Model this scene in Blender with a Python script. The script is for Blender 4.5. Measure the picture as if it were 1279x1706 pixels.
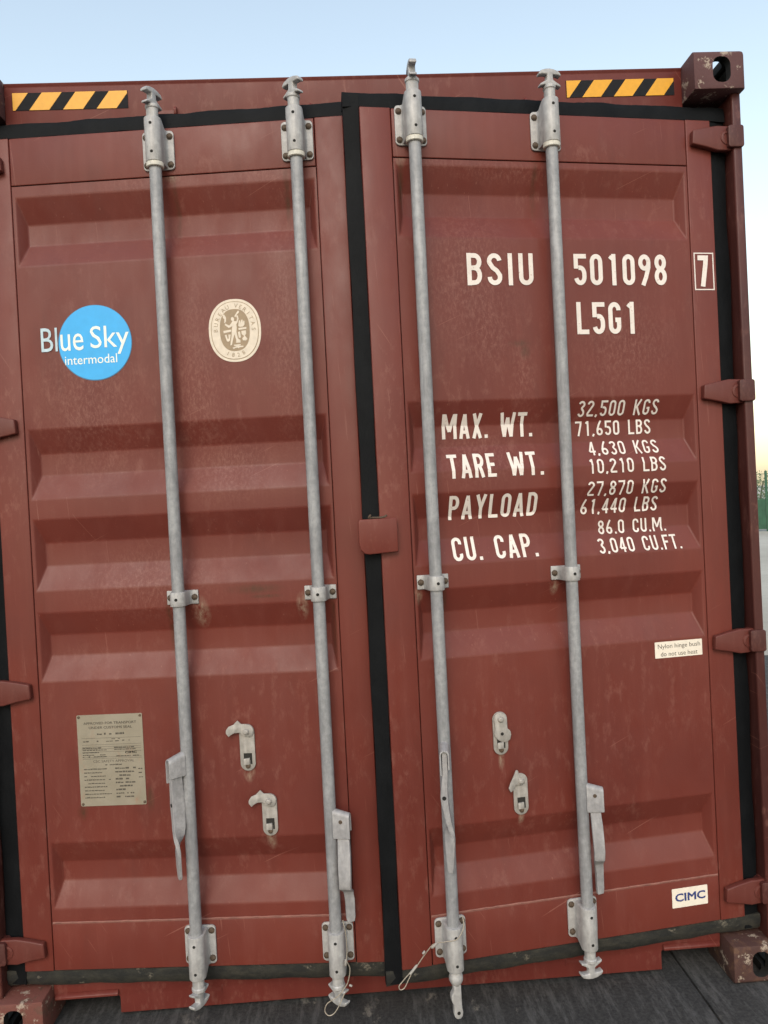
import bpy, bmesh, math, random
from mathutils import Vector, Matrix
R = math.radians
random.seed(7)
for o in list(bpy.data.objects): bpy.data.objects.remove(o)
S = bpy.context.scene
C = S.collection

# ------------------------------------------------------------------ camera
cam_data = bpy.data.cameras.new('camera')
cam = bpy.data.objects.new('camera', cam_data); C.objects.link(cam); S.camera = cam
cam.matrix_world = Matrix(((0.997644, 0.050441, -0.046509, -0.0708),
                           (-0.047038, 0.00935, -0.998849, -2.3096),
                           (-0.049948, 0.998683, 0.011701, 1.5551), (0, 0, 0, 1)))
cam_data.sensor_fit = 'VERTICAL'; cam_data.sensor_height = 36.0; cam_data.sensor_width = 27.0
cam_data.lens = 1271.5 / 1706 * 36.0
cam_data.clip_start = .05; cam_data.clip_end = 3000

# ------------------------------------------------------------------ sky, sun, exposure
SUN_EL, SUN_AZ = R(36), R(190)          # azimuth clockwise from +Y: behind the camera
W = bpy.data.worlds.new('World'); S.world = W; W.use_nodes = True
nt = W.node_tree; nt.nodes.clear()
sky = nt.nodes.new('ShaderNodeTexSky'); sky.sky_type = 'NISHITA'; sky.sun_disc = False
sky.sun_elevation = SUN_EL; sky.sun_rotation = SUN_AZ
sky.air_density = 1.9; sky.dust_density = 1.5; sky.ozone_density = .8; sky.altitude = 0
bg = nt.nodes.new('ShaderNodeBackground'); bg.inputs['Strength'].default_value = 0.15
wo = nt.nodes.new('ShaderNodeOutputWorld')
hs = nt.nodes.new('ShaderNodeHueSaturation'); hs.inputs['Saturation'].default_value = .74      # hazy air
nt.links.new(sky.outputs[0], hs.inputs['Color']); nt.links.new(hs.outputs[0], bg.inputs[0]); nt.links.new(bg.outputs[0], wo.inputs[0])
sl = bpy.data.lights.new('sun', 'SUN'); sl.energy = .75; sl.angle = R(24); sl.color = (1.0, .90, .79)
sun = bpy.data.objects.new('sun', sl); C.objects.link(sun)
sdir = Vector((math.sin(SUN_AZ) * math.cos(SUN_EL), math.cos(SUN_AZ) * math.cos(SUN_EL), math.sin(SUN_EL)))
sun.rotation_euler = (-sdir).to_track_quat('-Z', 'Y').to_euler()
sun.location = sdir * 30
vs = S.view_settings; vs.view_transform = 'Standard'; vs.look = 'None'; vs.gamma = 1; vs.exposure = 0.72
vs.use_curve_mapping = False
S.render.engine = 'CYCLES'

# ------------------------------------------------------------------ materials
def node_mat(name):
    m = bpy.data.materials.new(name); m.use_nodes = True
    t = m.node_tree; b = t.nodes['Principled BSDF']
    return m, t, b
def N(t, typ, **kw):
    n = t.nodes.new(typ)
    for k, v in kw.items():
        if k in n.inputs: n.inputs[k].default_value = v
        else: setattr(n, k, v)
    return n
def coords(t, scale=(1, 1, 1), loc=(0, 0, 0)):
    tc = t.nodes.new('ShaderNodeTexCoord'); mp = t.nodes.new('ShaderNodeMapping')
    mp.inputs['Scale'].default_value = scale; mp.inputs['Location'].default_value = loc
    t.links.new(tc.outputs['Object'], mp.inputs[0]); return mp.outputs[0]
def noise(t, vec, scale, detail=4, rough=.55):
    n = N(t, 'ShaderNodeTexNoise', Scale=scale, Detail=detail, Roughness=rough)
    t.links.new(vec, n.inputs['Vector']); return n.outputs['Fac']
def ramp(t, fac, stops):
    r = t.nodes.new('ShaderNodeValToRGB'); e = r.color_ramp.elements
    while len(e) < len(stops): e.new(.5)
    for el, (p, c) in zip(e, stops):
        el.position = p; el.color = (c, c, c, 1) if not isinstance(c, tuple) else (*c, 1)
    t.links.new(fac, r.inputs[0]); return r.outputs[0]
def mix(t, fac, a, b, mode='MIX'):
    m = t.nodes.new('ShaderNodeMix'); m.data_type = 'RGBA'; m.blend_type = mode
    for i, v in ((0, fac), (6, a), (7, b)):
        if isinstance(v, (int, float)): m.inputs[i].default_value = v
        elif isinstance(v, tuple): m.inputs[i].default_value = (*v, 1)
        else: t.links.new(v, m.inputs[i])
    return m.outputs[2]
def bump(t, b, h, strength=.2, dist=.002):
    n = N(t, 'ShaderNodeBump', Strength=strength, Distance=dist)
    t.links.new(h, n.inputs['Height']); t.links.new(n.outputs[0], b.inputs['Normal'])
def mul(t, a, k):
    n = t.nodes.new('ShaderNodeMath'); n.operation = 'MULTIPLY'
    t.links.new(a, n.inputs[0])
    if isinstance(k, (int, float)): n.inputs[1].default_value = k
    else: t.links.new(k, n.inputs[1])
    return n.outputs[0]

def stain_mask(t, stains):
    tc = t.nodes.new('ShaderNodeTexCoord'); best = None
    for s_, z_, w_, h_ in stains:
        a = N(t, 'ShaderNodeVectorMath', operation='SUBTRACT'); a.inputs[1].default_value = (s_, 0, z_); t.links.new(tc.outputs['Object'], a.inputs[0])
        b = N(t, 'ShaderNodeVectorMath', operation='MULTIPLY'); b.inputs[1].default_value = (1 / w_, 0, 1 / h_); t.links.new(a.outputs[0], b.inputs[0])
        l = N(t, 'ShaderNodeVectorMath', operation='LENGTH'); t.links.new(b.outputs[0], l.inputs[0])
        if best is None: best = l.outputs['Value']
        else:
            m = N(t, 'ShaderNodeMath', operation='MINIMUM'); t.links.new(best, m.inputs[0]); t.links.new(l.outputs['Value'], m.inputs[1]); best = m.outputs[0]
    return ramp(t, best, [(.15, 1), (1.0, 0)])
def red_paint(name, col=(.126, .0262, .0192), rust=.5, chalk=.35, rust_col=(.07, .032, .018), pale=(), rusty=(), scuff=()):
    m, t, b = node_mat(name)
    v = coords(t)
    c = mix(t, ramp(t, noise(t, v, 2.2, 3), [(.35, 0), (.65, 1)]),
            tuple(x * .9 for x in col), (col[0] * 1.08, col[1] * 1.08, col[2] * 1.02))
    vs_ = coords(t, (26, 26, 2.2), (3, 1, 0))                   # rain streaks
    st = ramp(t, noise(t, vs_, 1.0, 5, .6), [(.5, 0), (.78, 1)])
    c = mix(t, mul(t, st, .22), c, (.185, .058, .046))
    ck = ramp(t, noise(t, coords(t, (1, 1, .45), (5, 2, 1)), 34, 8, .72), [(.52, 0), (.68, 1)])   # chalky rubs
    big = ramp(t, noise(t, coords(t, loc=(9, 4, 2)), 3.1, 2), [(.42, 0), (.58, 1)])
    c = mix(t, mul(t, mul(t, ck, big), chalk), c, (.27, .125, .10))
    gr = ramp(t, noise(t, coords(t, (1, 1, .3), (1, 7, 3)), 7, 6, .65), [(.55, 0), (.8, 1)])     # grime
    c = mix(t, mul(t, gr, .30), c, (.045, .017, .014))
    rs = ramp(t, noise(t, coords(t, loc=(2, 2, 8)), 60, 6, .7), [(.68, 0), (.73, 1)])
    c = mix(t, mul(t, rs, rust), c, rust_col)
    for (rx, sc_, lo_, am) in ((R(24), (2.5, 2.5, 160), .725, .4), (R(-58), (3.2, 3.2, 210), .735, .35), (R(4), (170, 170, 3), .72, .3)):
        tc = t.nodes.new('ShaderNodeTexCoord'); m1 = t.nodes.new('ShaderNodeMapping'); m2 = t.nodes.new('ShaderNodeMapping')
        m1.inputs['Rotation'].default_value = (0, rx, 0); m2.inputs['Scale'].default_value = sc_
        t.links.new(tc.outputs['Object'], m1.inputs[0]); t.links.new(m1.outputs[0], m2.inputs[0])
        k = ramp(t, noise(t, m2.outputs[0], 1.0, 2, .5), [(lo_, 0), (lo_ + .02, 1)])
        c = mix(t, mul(t, k, am), c, (.30, .13, .10))
    if pale:
        k = ramp(t, noise(t, coords(t, (1, 1, .35), (7, 3, 5)), 75, 8, .75), [(.40, 0), (.62, 1)])
        c = mix(t, mul(t, mul(t, stain_mask(t, pale), k), .9), c, (.30, .225, .165))
    if scuff:
        k = ramp(t, noise(t, coords(t, (1, 1, .5), (7, 8, 5)), 110, 9, .78), [(.47, 0), (.66, 1)])
        c = mix(t, mul(t, mul(t, stain_mask(t, scuff), k), .42), c, (.28, .13, .105))
    if rusty:
        k = ramp(t, noise(t, coords(t, (1, 1, .3), (3, 3, 5)), 40, 8, .75), [(.35, 0), (.6, 1)])
        c = mix(t, mul(t, mul(t, stain_mask(t, rusty), k), .8), c, (.055, .028, .014))
    t.links.new(c, b.inputs['Base Color'])
    rr = ramp(t, noise(t, coords(t, (1, 1, .5)), 14, 5), [(.3, .36), (.75, .58)])
    t.links.new(rr, b.inputs['Roughness'])
    b.inputs['Specular IOR Level'].default_value = .31
    n1 = N(t, 'ShaderNodeBump', Strength=.3, Distance=.006); t.links.new(noise(t, v, 3.2, 2, .5), n1.inputs['Height'])   # plate slightly out of true
    n2 = N(t, 'ShaderNodeBump', Strength=.14, Distance=.0012); t.links.new(noise(t, v, 190, 4), n2.inputs['Height'])
    t.links.new(n1.outputs[0], n2.inputs['Normal']); t.links.new(n2.outputs[0], b.inputs['Normal'])
    return m
M = {}
M['red'] = red_paint('red_paint')
M['red_left'] = red_paint('red_paint_left_leaf', chalk=.24,
    pale=[(.598, 1.255, .03, .055), (.905, 1.262, .02, .05), (.72, .765, .02, .03), (.776, .562, .018, .045), (.58, 2.565, .03, .03)],
    scuff=[(.62, 1.95, .10, .45), (.90, 2.1, .09, .5), (.70, 1.68, .2, .14), (.50, 2.545, .2, .03), (.85, 2.55, .16, .03), (.3, 1.9, .2, .3), (.45, 1.35, .3, .15)],
    rusty=[(.585, 2.47, .012, .12), (.92, 2.49, .012, .1), (.50, 1.22, .012, .12), (.997, 1.2, .012, .14), (.765, 1.318, .10, .018), (.415, .70, .014, .05), (.205, .665, .02, .03), (.80, 1.295, .06, .008)])
M['red_right'] = red_paint('red_paint_right_leaf', chalk=.24,
    pale=[(.105, 1.275, .016, .03), (.53, 1.275, .016, .03), (.333, .772, .012, .04), (.388, .588, .012, .03), (.115, 2.57, .02, .04)],
    scuff=[(.36, 2.07, .11, .2), (.46, 1.92, .05, .16), (.20, 2.55, .2, .03), (.45, 2.53, .25, .04), (.3, 2.2, .2, .3), (.3, 1.68, .2, .12), (.8, 2.0, .2, .2)],
    rusty=[(.116, 2.49, .012, .12), (.53, 2.49, .012, .12), (.185, 1.22, .012, .1), (.60, 1.21, .012, .12), (.455, 2.015, .045, .014), (.47, 1.99, .02, .03)])
M['red_frame'] = red_paint('red_frame_paint', (.120, .0235, .019), .6, .35)
M['red_dark'] = red_paint('maroon_worn_paint', (.058, .016, .014), .7, .5, (.035, .02, .014))
M['red_dull'] = red_paint('dull_red_paint', (.10, .024, .019), .8, .3, (.06, .03, .018))

def worn_casting(name, paint, rustc, amount):
    m, t, b = node_mat(name); v = coords(t)
    f = ramp(t, noise(t, v, 16, 7, .68), [(amount, 0), (amount + .12, 1)])
    f2 = ramp(t, noise(t, coords(t, loc=(4, 4, 4)), 40, 6, .7), [(.35, 0), (.7, 1)])
    ru = mix(t, f2, rustc, tuple(x * .35 for x in rustc))
    c = mix(t, f, paint, ru)
    chip = ramp(t, noise(t, coords(t, loc=(1, 9, 2)), 22, 8, .75), [(.575, 0), (.60, 1)])
    c = mix(t, mul(t, chip, .75), c, (.36, .29, .23))
    t.links.new(c, b.inputs['Base Color']); b.inputs['Roughness'].default_value = .75
    bump(t, b, noise(t, v, 70, 6, .7), .5, .004)
    return m
M['cast_rust'] = worn_casting('rusty_casting', (.055, .022, .018), (.13, .062, .036), .50)
M['cast_red'] = worn_casting('worn_red_casting', (.13, .04, .03), (.10, .055, .035), .55)
M['cast_top'] = worn_casting('dark_red_casting', (.075, .026, .026), (.08, .045, .035), .62)

def galv(name, col=(.295, .295, .305), dark=(.15, .15, .16), metal=.12, rough=.55):
    m, t, b = node_mat(name); v = coords(t)
    sp = ramp(t, noise(t, v, 60, 5, .65), [(.38, 0), (.62, 1)])
    c = mix(t, sp, tuple(x * .74 for x in col), col)
    d = ramp(t, noise(t, coords(t, (1, 1, .35), (3, 3, 3)), 26, 6, .65), [(.42, 0), (.66, 1)])
    c = mix(t, mul(t, d, .75), c, dark)
    r = ramp(t, noise(t, coords(t, loc=(6, 1, 2)), 42, 6, .7), [(.68, 0), (.74, 1)])
    c = mix(t, mul(t, r, .5), c, (.20, .12, .075))
    w2 = ramp(t, noise(t, coords(t, (60, 60, 5), (2, 8, 1)), 1.0, 5, .65), [(.52, 0), (.72, 1)])
    c = mix(t, mul(t, w2, .45), c, tuple(min(1, x * 1.35) for x in col))
    t.links.new(c, b.inputs['Base Color'])
    b.inputs['Metallic'].default_value = metal; b.inputs['Roughness'].default_value = rough
    bump(t, b, noise(t, v, 160, 4, .6), .25, .0012)
    return m
M['rod'] = galv('galvanised_rod')
M['bracket'] = galv('galvanised_bracket', (.40, .39, .385), (.26, .25, .25), .12, .55)
M['handle'] = galv('galvanised_handle', (.33, .32, .325), (.20, .195, .205), .12, .55)
M['latch'] = galv('galvanised_latch', (.36, .335, .31), (.23, .21, .19), .12, .55)
M['collar'] = galv('nylon_collar', (.62, .59, .52), (.48, .44, .36), 0, .5)

def flat(name, col, rough=.6, metal=0, var=.12, scale=40, bmp=0, spec=.35):
    m, t, b = node_mat(name); v = coords(t)
    c = mix(t, ramp(t, noise(t, v, scale, 5), [(.3, 0), (.7, 1)]), tuple(x * (1 - var) for x in col), tuple(min(1, x * (1 + var)) for x in col))
    t.links.new(c, b.inputs['Base Color']); b.inputs['Roughness'].default_value = rough; b.inputs['Metallic'].default_value = metal; b.inputs['Specular IOR Level'].default_value = spec
    if bmp: bump(t, b, noise(t, v, scale * 2, 5), bmp, .002)
    return m
M['bolt'] = flat('rusted_bolt', (.085, .06, .042), .7, .2, .5, 120, .3)
M['hole'] = flat('dark_hole', (.012, .011, .010), .9)
M['slot'] = flat('dark_slot', (.02, .018, .016), .9)
M['yellow'] = flat('yellow_reflective', (.62, .29, .010), .4, 0, .06, 60)
M['black'] = flat('black_reflective', (.010, .010, .012), .7, 0, .2, 60, spec=.15)
M['blue'] = flat('sky_blue_vinyl', (.035, .34, .70), .4, 0, .05, 30)
M['blue_rim'] = flat('blue_rim', (.05, .17, .30), .5)
M['pale_blue'] = flat('pale_blue_vinyl', (.40, .50, .56), .5)
M['white'] = flat('white_vinyl', (.70, .74, .68), .5, 0, .06)
M['emblem'] = flat('cream_vinyl', (.60, .52, .43), .5, 0, .1, 60)
M['emblem_brown'] = flat('brown_print', (.28, .205, .13), .55, 0, .08, 80)
M['sticker'] = flat('cream_sticker', (.70, .63, .54), .5, 0, .06, 60)
M['print'] = flat('grey_print', (.07, .06, .048), .6)
M['navy'] = flat('navy_print', (.03, .045, .16), .5)
M['caulk'] = flat('faded_caulk', (.20, .085, .066), .7, 0, .25, 30)
M['wire'] = flat('wire_rope', (.30, .26, .21), .5, .3, .2, 200)
M['interior'] = flat('dark_interior', (.10, .06, .05), .8)

def stencil():
    m, t, b = node_mat('stencil_paint'); v = coords(t)
    c = mix(t, ramp(t, noise(t, v, 18, 5), [(.3, 0), (.7, 1)]), (.60, .535, .49), (.72, .65, .605))
    w = ramp(t, noise(t, coords(t, loc=(3, 3, 3)), 120, 6, .7), [(.60, 0), (.68, 1)])
    c = mix(t, mul(t, w, .6), c, (.33, .13, .09))
    t.links.new(c, b.inputs['Base Color']); b.inputs['Roughness'].default_value = .55
    return m
M['letter'] = stencil()
def rubber():
    m, t, b = node_mat('black_rubber'); v = coords(t)
    d = ramp(t, noise(t, coords(t, (1, 1, .6)), 12, 7, .68), [(.45, 0), (.8, 1)])
    c = mix(t, mul(t, d, .5), (.004, .0045, .0055), (.012, .013, .015))
    t.links.new(c, b.inputs['Base Color']); b.inputs['Roughness'].default_value = .62; b.inputs['Specular IOR Level'].default_value = .10
    bump(t, b, noise(t, v, 80, 5), .3, .003); return m
M['rubber'] = rubber()
def dirty_rubber():
    m, t, b = node_mat('mossy_dirty_rubber'); v = coords(t)
    d = ramp(t, noise(t, coords(t, (1, 1, 2)), 13, 8, .72), [(.42, 0), (.72, 1)])
    c = mix(t, d, (.008, .008, .007), (.038, .034, .024))
    e = ramp(t, noise(t, coords(t, (1, 1, 1.5), (2, 2, 2)), 9, 9, .75), [(.60, 0), (.68, 1)])
    c = mix(t, mul(t, e, .8), c, (.22, .19, .145))
    t.links.new(c, b.inputs['Base Color']); b.inputs['Roughness'].default_value = .8
    bump(t, b, noise(t, v, 60, 7, .7), .6, .004); return m
M['rubber_dirty'] = dirty_rubber()
def plate_mat():
    m, t, b = node_mat('tan_data_plate'); v = coords(t)
    c = mix(t, ramp(t, noise(t, v, 15, 5), [(.3, 0), (.7, 1)]), (.225, .195, .145), (.28, .245, .19))
    d = ramp(t, noise(t, coords(t, (1, 1, .5), (2, 4, 1)), 30, 6, .7), [(.58, 0), (.75, 1)])
    c = mix(t, mul(t, d, .4), c, (.30, .12, .06))
    t.links.new(c, b.inputs['Base Color']); b.inputs['Roughness'].default_value = .5; b.inputs['Metallic'].default_value = .1
    return m
M['plate'] = plate_mat()
def slab_mat():
    m, t, b = node_mat('dark_asphalt'); v = coords(t)
    c = mix(t, ramp(t, noise(t, v, 90, 6, .7), [(.35, 0), (.7, 1)]), (.015, .015, .016), (.055, .053, .052))
    sc = ramp(t, noise(t, coords(t, (34, 6, 1), (1, 1, 1)), 1.4, 6, .7), [(.48, 0), (.72, 1)])
    c = mix(t, mul(t, sc, .75), c, (.115, .112, .11))
    fl = ramp(t, noise(t, coords(t, (1, .6, 1), (4, 2, 1)), 9, 9, .72), [(.585, 0), (.64, 1)])
    big = ramp(t, noise(t, coords(t, loc=(.35, 1.1, 0)), 1.6, 2), [(.45, 0), (.58, 1)])
    c = mix(t, mul(t, mul(t, fl, big), .6), c, (.26, .235, .20))
    t.links.new(c, b.inputs['Base Color']); b.inputs['Roughness'].default_value = .82
    bump(t, b, noise(t, v, 220, 5, .7), .7, .004); return m
M['slab'] = slab_mat()
def ground_mat():
    m, t, b = node_mat('pale_concrete'); v = coords(t)
    c = mix(t, ramp(t, noise(t, v, .25, 8, .65), [(.3, 0), (.7, 1)]), (.34, .31, .26), (.46, .43, .37))
    c = mix(t, mul(t, ramp(t, noise(t, v, 6, 6, .7), [(.5, 0), (.75, 1)]), .4), c, (.22, .2, .17))
    t.links.new(c, b.inputs['Base Color']); b.inputs['Roughness'].default_value = .85
    bump(t, b, noise(t, v, 40, 5), .3, .01); return m
M['ground'] = ground_mat()
M['green'] = flat('green_fence_paint', (.028, .085, .05), .7, 0, .25, 3)
def leaf_mat():
    m, t, b = node_mat('dull_leaf'); v = coords(t)
    c = mix(t, ramp(t, noise(t, v, 4, 4), [(.3, 0), (.7, 1)]), (.06, .095, .035), (.12, .14, .06))
    t.links.new(c, b.inputs['Base Color']); b.inputs['Roughness'].default_value = .6; return m
M['leaf'] = leaf_mat()
M['bark'] = flat('bark', (.09, .065, .045), .85, 0, .3, 20, .5)

# ------------------------------------------------------------------ mesh helpers
def bevel_all(bm, off, segs=2, ang=30):
    bmesh.ops.recalc_face_normals(bm, faces=bm.faces)
    es = [e for e in bm.edges if len(e.link_faces) == 2 and e.calc_face_angle(0) > R(ang)]
    if es: bmesh.ops.bevel(bm, geom=es, offset=off, segments=segs, affect='EDGES', profile=.5, clamp_overlap=True)
def new_obj(name, bm, mats, parent=None, loc=None, rotz=0, smooth=True, recalc=True, mw=None):
    if recalc: bmesh.ops.recalc_face_normals(bm, faces=bm.faces)
    me = bpy.data.meshes.new(name); bm.to_mesh(me); bm.free()
    for m in (mats if isinstance(mats, (list, tuple)) else [mats]): me.materials.append(M[m])
    if smooth:
        me.polygons.foreach_set('use_smooth', [True] * len(me.polygons)); me.set_sharp_from_angle(angle=R(32))
    o = bpy.data.objects.new(name, me); C.objects.link(o)
    if parent: o.parent = parent
    if loc is not None: o.location = loc
    o.rotation_euler.z = rotz
    return o
def share(name, me, parent, loc=(0, 0, 0), rot=(0, 0, 0)):
    o = bpy.data.objects.new(name, me); C.objects.link(o); o.parent = parent; o.location = loc; o.rotation_euler = rot; return o
def box(bm, x0, x1, y0, y1, z0, z1, mi=0):
    v = [bm.verts.new(p) for p in ((x0, y0, z0), (x1, y0, z0), (x1, y1, z0), (x0, y1, z0), (x0, y0, z1), (x1, y0, z1), (x1, y1, z1), (x0, y1, z1))]
    for f in ((0, 3, 2, 1), (4, 5, 6, 7), (0, 1, 5, 4), (1, 2, 6, 5), (2, 3, 7, 6), (3, 0, 4, 7)):
        bm.faces.new([v[i] for i in f]).material_index = mi
def prism(bm, poly, fn, a, b, mi=0):
    """poly: 2-D points; fn(p, q, h) -> 3-D point; extruded from h=a to h=b"""
    lo = [bm.verts.new(fn(x, y, a)) for x, y in poly]; hi = [bm.verts.new(fn(x, y, b)) for x, y in poly]
    n = len(poly)
    fs = [bm.faces.new(lo), bm.faces.new(hi[::-1])] + [bm.faces.new((lo[i], hi[i], hi[(i + 1) % n], lo[(i + 1) % n])) for i in range(n)]
    for f in fs: f.material_index = mi
XZ = lambda p, q, h: (p, h, q)
XY = lambda p, q, h: (p, q, h)
YZ = lambda p, q, h: (h, p, q)
def rrect(x0, x1, z0, z1, r, n=5):
    pts = []
    for cx, cz, a in ((x1 - r, z1 - r, 0), (x0 + r, z1 - r, 90), (x0 + r, z0 + r, 180), (x1 - r, z0 + r, 270)):
        for i in range(n + 1):
            t = R(a + 90 * i / n); pts.append((cx + r * math.cos(t), cz + r * math.sin(t)))
    return pts
def ring(bm, c, ax, r, n, up=None):
    ax = Vector(ax).normalized(); u = ax.orthogonal().normalized() if up is None else up; w = ax.cross(u)
    return [bm.verts.new(Vector(c) + u * r * math.cos(2 * math.pi * i / n) + w * r * math.sin(2 * math.pi * i / n)) for i in range(n)]
def lathe(bm, axis_p, ax, prof, n=20, mi=0):
    """prof: list of (distance along axis, radius)"""
    ax = Vector(ax).normalized(); p = Vector(axis_p); rs = [ring(bm, p + ax * h, ax, r, n) for h, r in prof]
    for a, b in zip(rs, rs[1:]):
        for i in range(n): bm.faces.new((a[i], a[(i + 1) % n], b[(i + 1) % n], b[i])).material_index = mi
    bm.faces.new(rs[0][::-1]).material_index = mi; bm.faces.new(rs[-1]).material_index = mi
def tube(bm, pts, r, n=8, closed=False, mi=0):
    pts = [Vector(p) for p in pts]; k = len(pts); rs = []; up = None
    for i, p in enumerate(pts):
        a = pts[i - 1] if (i or closed) else p; b = pts[(i + 1) % k] if (i < k - 1 or closed) else p
        t = (b - a).normalized()
        up = t.orthogonal().normalized() if up is None else (up - t * up.dot(t)).normalized()
        rs.append(ring(bm, p, t, r, n, up))
    for i in range(k if closed else k - 1):
        a, b = rs[i], rs[(i + 1) % k]
        for j in range(n): bm.faces.new((a[j], a[(j + 1) % n], b[(j + 1) % n], b[j])).material_index = mi
    if not closed:
        bm.faces.new(rs[0][::-1]).material_index = mi; bm.faces.new(rs[-1]).material_index = mi
def loft(bm, rings_, mi=0):
    rs = [[bm.verts.new(p) for p in r] for r in rings_]; n = len(rs[0])
    for a, b in zip(rs, rs[1:]):
        for i in range(n): bm.faces.new((a[i], a[(i + 1) % n], b[(i + 1) % n], b[i])).material_index = mi
    bm.faces.new(rs[0][::-1]).material_index = mi; bm.faces.new(rs[-1]).material_index = mi
def spline(pts, n=8):
    pts = [Vector(p) for p in pts]; out = []
    for i in range(len(pts) - 1):
        p0 = pts[max(i - 1, 0)]; p1 = pts[i]; p2 = pts[i + 1]; p3 = pts[min(i + 2, len(pts) - 1)]
        for k in range(n):
            t = k / n
            out.append(.5 * ((2 * p1) + (p2 - p0) * t + (2 * p0 - 5 * p1 + 4 * p2 - p3) * t * t + (3 * p1 - p0 - 3 * p2 + p3) * t ** 3))
    out.append(pts[-1]); return out
def tag(o, label=None, cat=None, group=None, kind=None):
    for k, v in (('label', label), ('category', cat), ('group', group), ('kind', kind)):
        if v: o[k] = v
    return o
def boolean(o, cutters):
    """subtract real cutter meshes, then drop them"""
    for c in cutters:
        m = o.modifiers.new('cut', 'BOOLEAN'); m.object = c; m.operation = 'DIFFERENCE'; m.solver = 'EXACT'
    bpy.context.view_layer.update()
    me = bpy.data.meshes.new_from_object(o.evaluated_get(bpy.context.evaluated_depsgraph_get()))
    o.modifiers.clear(); o.data = me
    for c in cutters: bpy.data.objects.remove(c)
    me.polygons.foreach_set('use_smooth', [True] * len(me.polygons)); me.set_sharp_from_angle(angle=R(32))

# ------------------------------------------------------------------ ground
bm = bmesh.new()
vs4 = [bm.verts.new(p) for p in ((-900, -900, -.05), (900, -900, -.05), (900, 900, -.05), (-900, 900, -.05))]; bm.faces.new(vs4)
tag(new_obj('ground', bm, 'ground', smooth=False), kind='structure')
pav = new_obj('pavement', (lambda b: (box(b, -9.02, 4.32, -14.7, 4.5, -.049, -.012), b)[1])(bmesh.new()), 'slab', smooth=False)
tag(pav, kind='structure')
xs = [-9.0, -6.5, -4.0, -1.55, .936, 4.3]; ys = [-14.6, -11.2, -8, -4.9, -1.9, 1.3, 4.4]  # outlying slabs, unseen behind the camera, added to cut bounce from pale concrete
for i in range(len(xs) - 1):
    for j in range(len(ys) - 1):
        bm = bmesh.new(); g = .0035
        tilt = random.uniform(-.0006, .0006)
        box(bm, xs[i] + g, xs[i + 1] - g, ys[j] + g, ys[j + 1] - g, -.06, -.0005 + tilt)
        for v in bm.verts:
            v.co -= Vector((xs[i], ys[j], 0))
        bevel_all(bm, .003, 2)
        new_obj('slab', bm, 'slab', pav, (xs[i], ys[j], 0))
# skewed: the joint in the photograph runs very slightly off the container's axis

# ------------------------------------------------------------------ container frame
box_root = bpy.data.objects.new('shipping_container', None); C.objects.link(box_root)
tag(box_root, 'maroon corrugated steel shipping container with both galvanised-barred doors slightly ajar', 'shipping container')
HX, HT, LEN = 1.219, 2.896, 13.716
YH = .0867                                   # face of header and sill

def casting(x_in, x_out, z0, z1, y0, y1, matname, front=True):
    bm = bmesh.new(); xa, xb = sorted((x_in, x_out))
    ox, oz, oy = (xa + xb) / 2, (z0 + z1) / 2, (y0 + y1) / 2
    w, h, d = (xb - xa) / 2, (z1 - z0) / 2, (y1 - y0) / 2
    box(bm, -w, w, -d, d, -h, h)
    s = 1 if x_out > x_in else -1; f = -1 if front else 1
    up = 1 if z1 > 1 else -1
    # generous radius on the outer edges
    bmesh.ops.recalc_face_normals(bm, faces=bm.faces)
    es = [e for e in bm.edges if sum(1 for v in e.verts if v.co.x * s > 0 and v.co.z * up > 0) == 2
          or sum(1 for v in e.verts if v.co.x * s > 0 and v.co.y * f > 0) == 2 or sum(1 for v in e.verts if v.co.z * up > 0 and v.co.y * f > 0) == 2]
    bmesh.ops.bevel(bm, geom=es, offset=.013, segments=4, affect='EDGES', profile=.5)
    bevel_all(bm, .003, 2, 60)
    o = new_obj('corner_casting', bm, [matname, 'hole'], box_root, (ox, oy, oz))
    cuts = []
    def cut(bm): c = new_obj('cut', bm, 'hole', box_root, (ox, oy, oz), smooth=False); cuts.append(c)
    t = .03
    b = bmesh.new(); box(b, -w + t, w - t, -d + t, d - t, -h + .026, h - .026); cut(b)                     # cavity
    b = bmesh.new(); prism(b, rrect(-.028 + s * .006, .028 + s * .006, -.0395, .0395, .024), XZ, f * (d + .02), f * (d - .045)); cut(b)
    b = bmesh.new(); prism(b, rrect(-.033, .033, -.06, .06, .03), XY, up * (h + .02), up * (h - .05)); cut(b)
    b = bmesh.new(); prism(b, rrect(-.045, .045, -.028, .028, .024), YZ, s * (w + .02), s * (w - .05)); cut(b)
    boolean(o, cuts); return o
for s in (-1, 1):
    casting(s * 1.057, s * HX, 0, .118, 0, .178, 'cast_rust' if s > 0 else 'cast_red')
    casting(s * 1.057, s * HX, HT - .118, HT, 0, .178, 'cast_top')
    casting(s * 1.057, s * HX, 0, .118, LEN - .178, LEN, 'cast_red', False)
    casting(s * 1.057, s * HX, HT - .118, HT, LEN - .178, LEN, 'cast_top', False)

# header
bm = bmesh.new()
prism(bm, [(YH, 2.765), (YH, 2.880), (YH - .006, 2.8895), (YH + .012, 2.8925), (YH + .2, 2.8925), (YH + .2, 2.80), (YH + .07, 2.765)], YZ, -1.0565, 1.0565)
bevel_all(bm, .002, 2)
header = new_obj('header', bm, 'red_frame', box_root)
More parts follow.
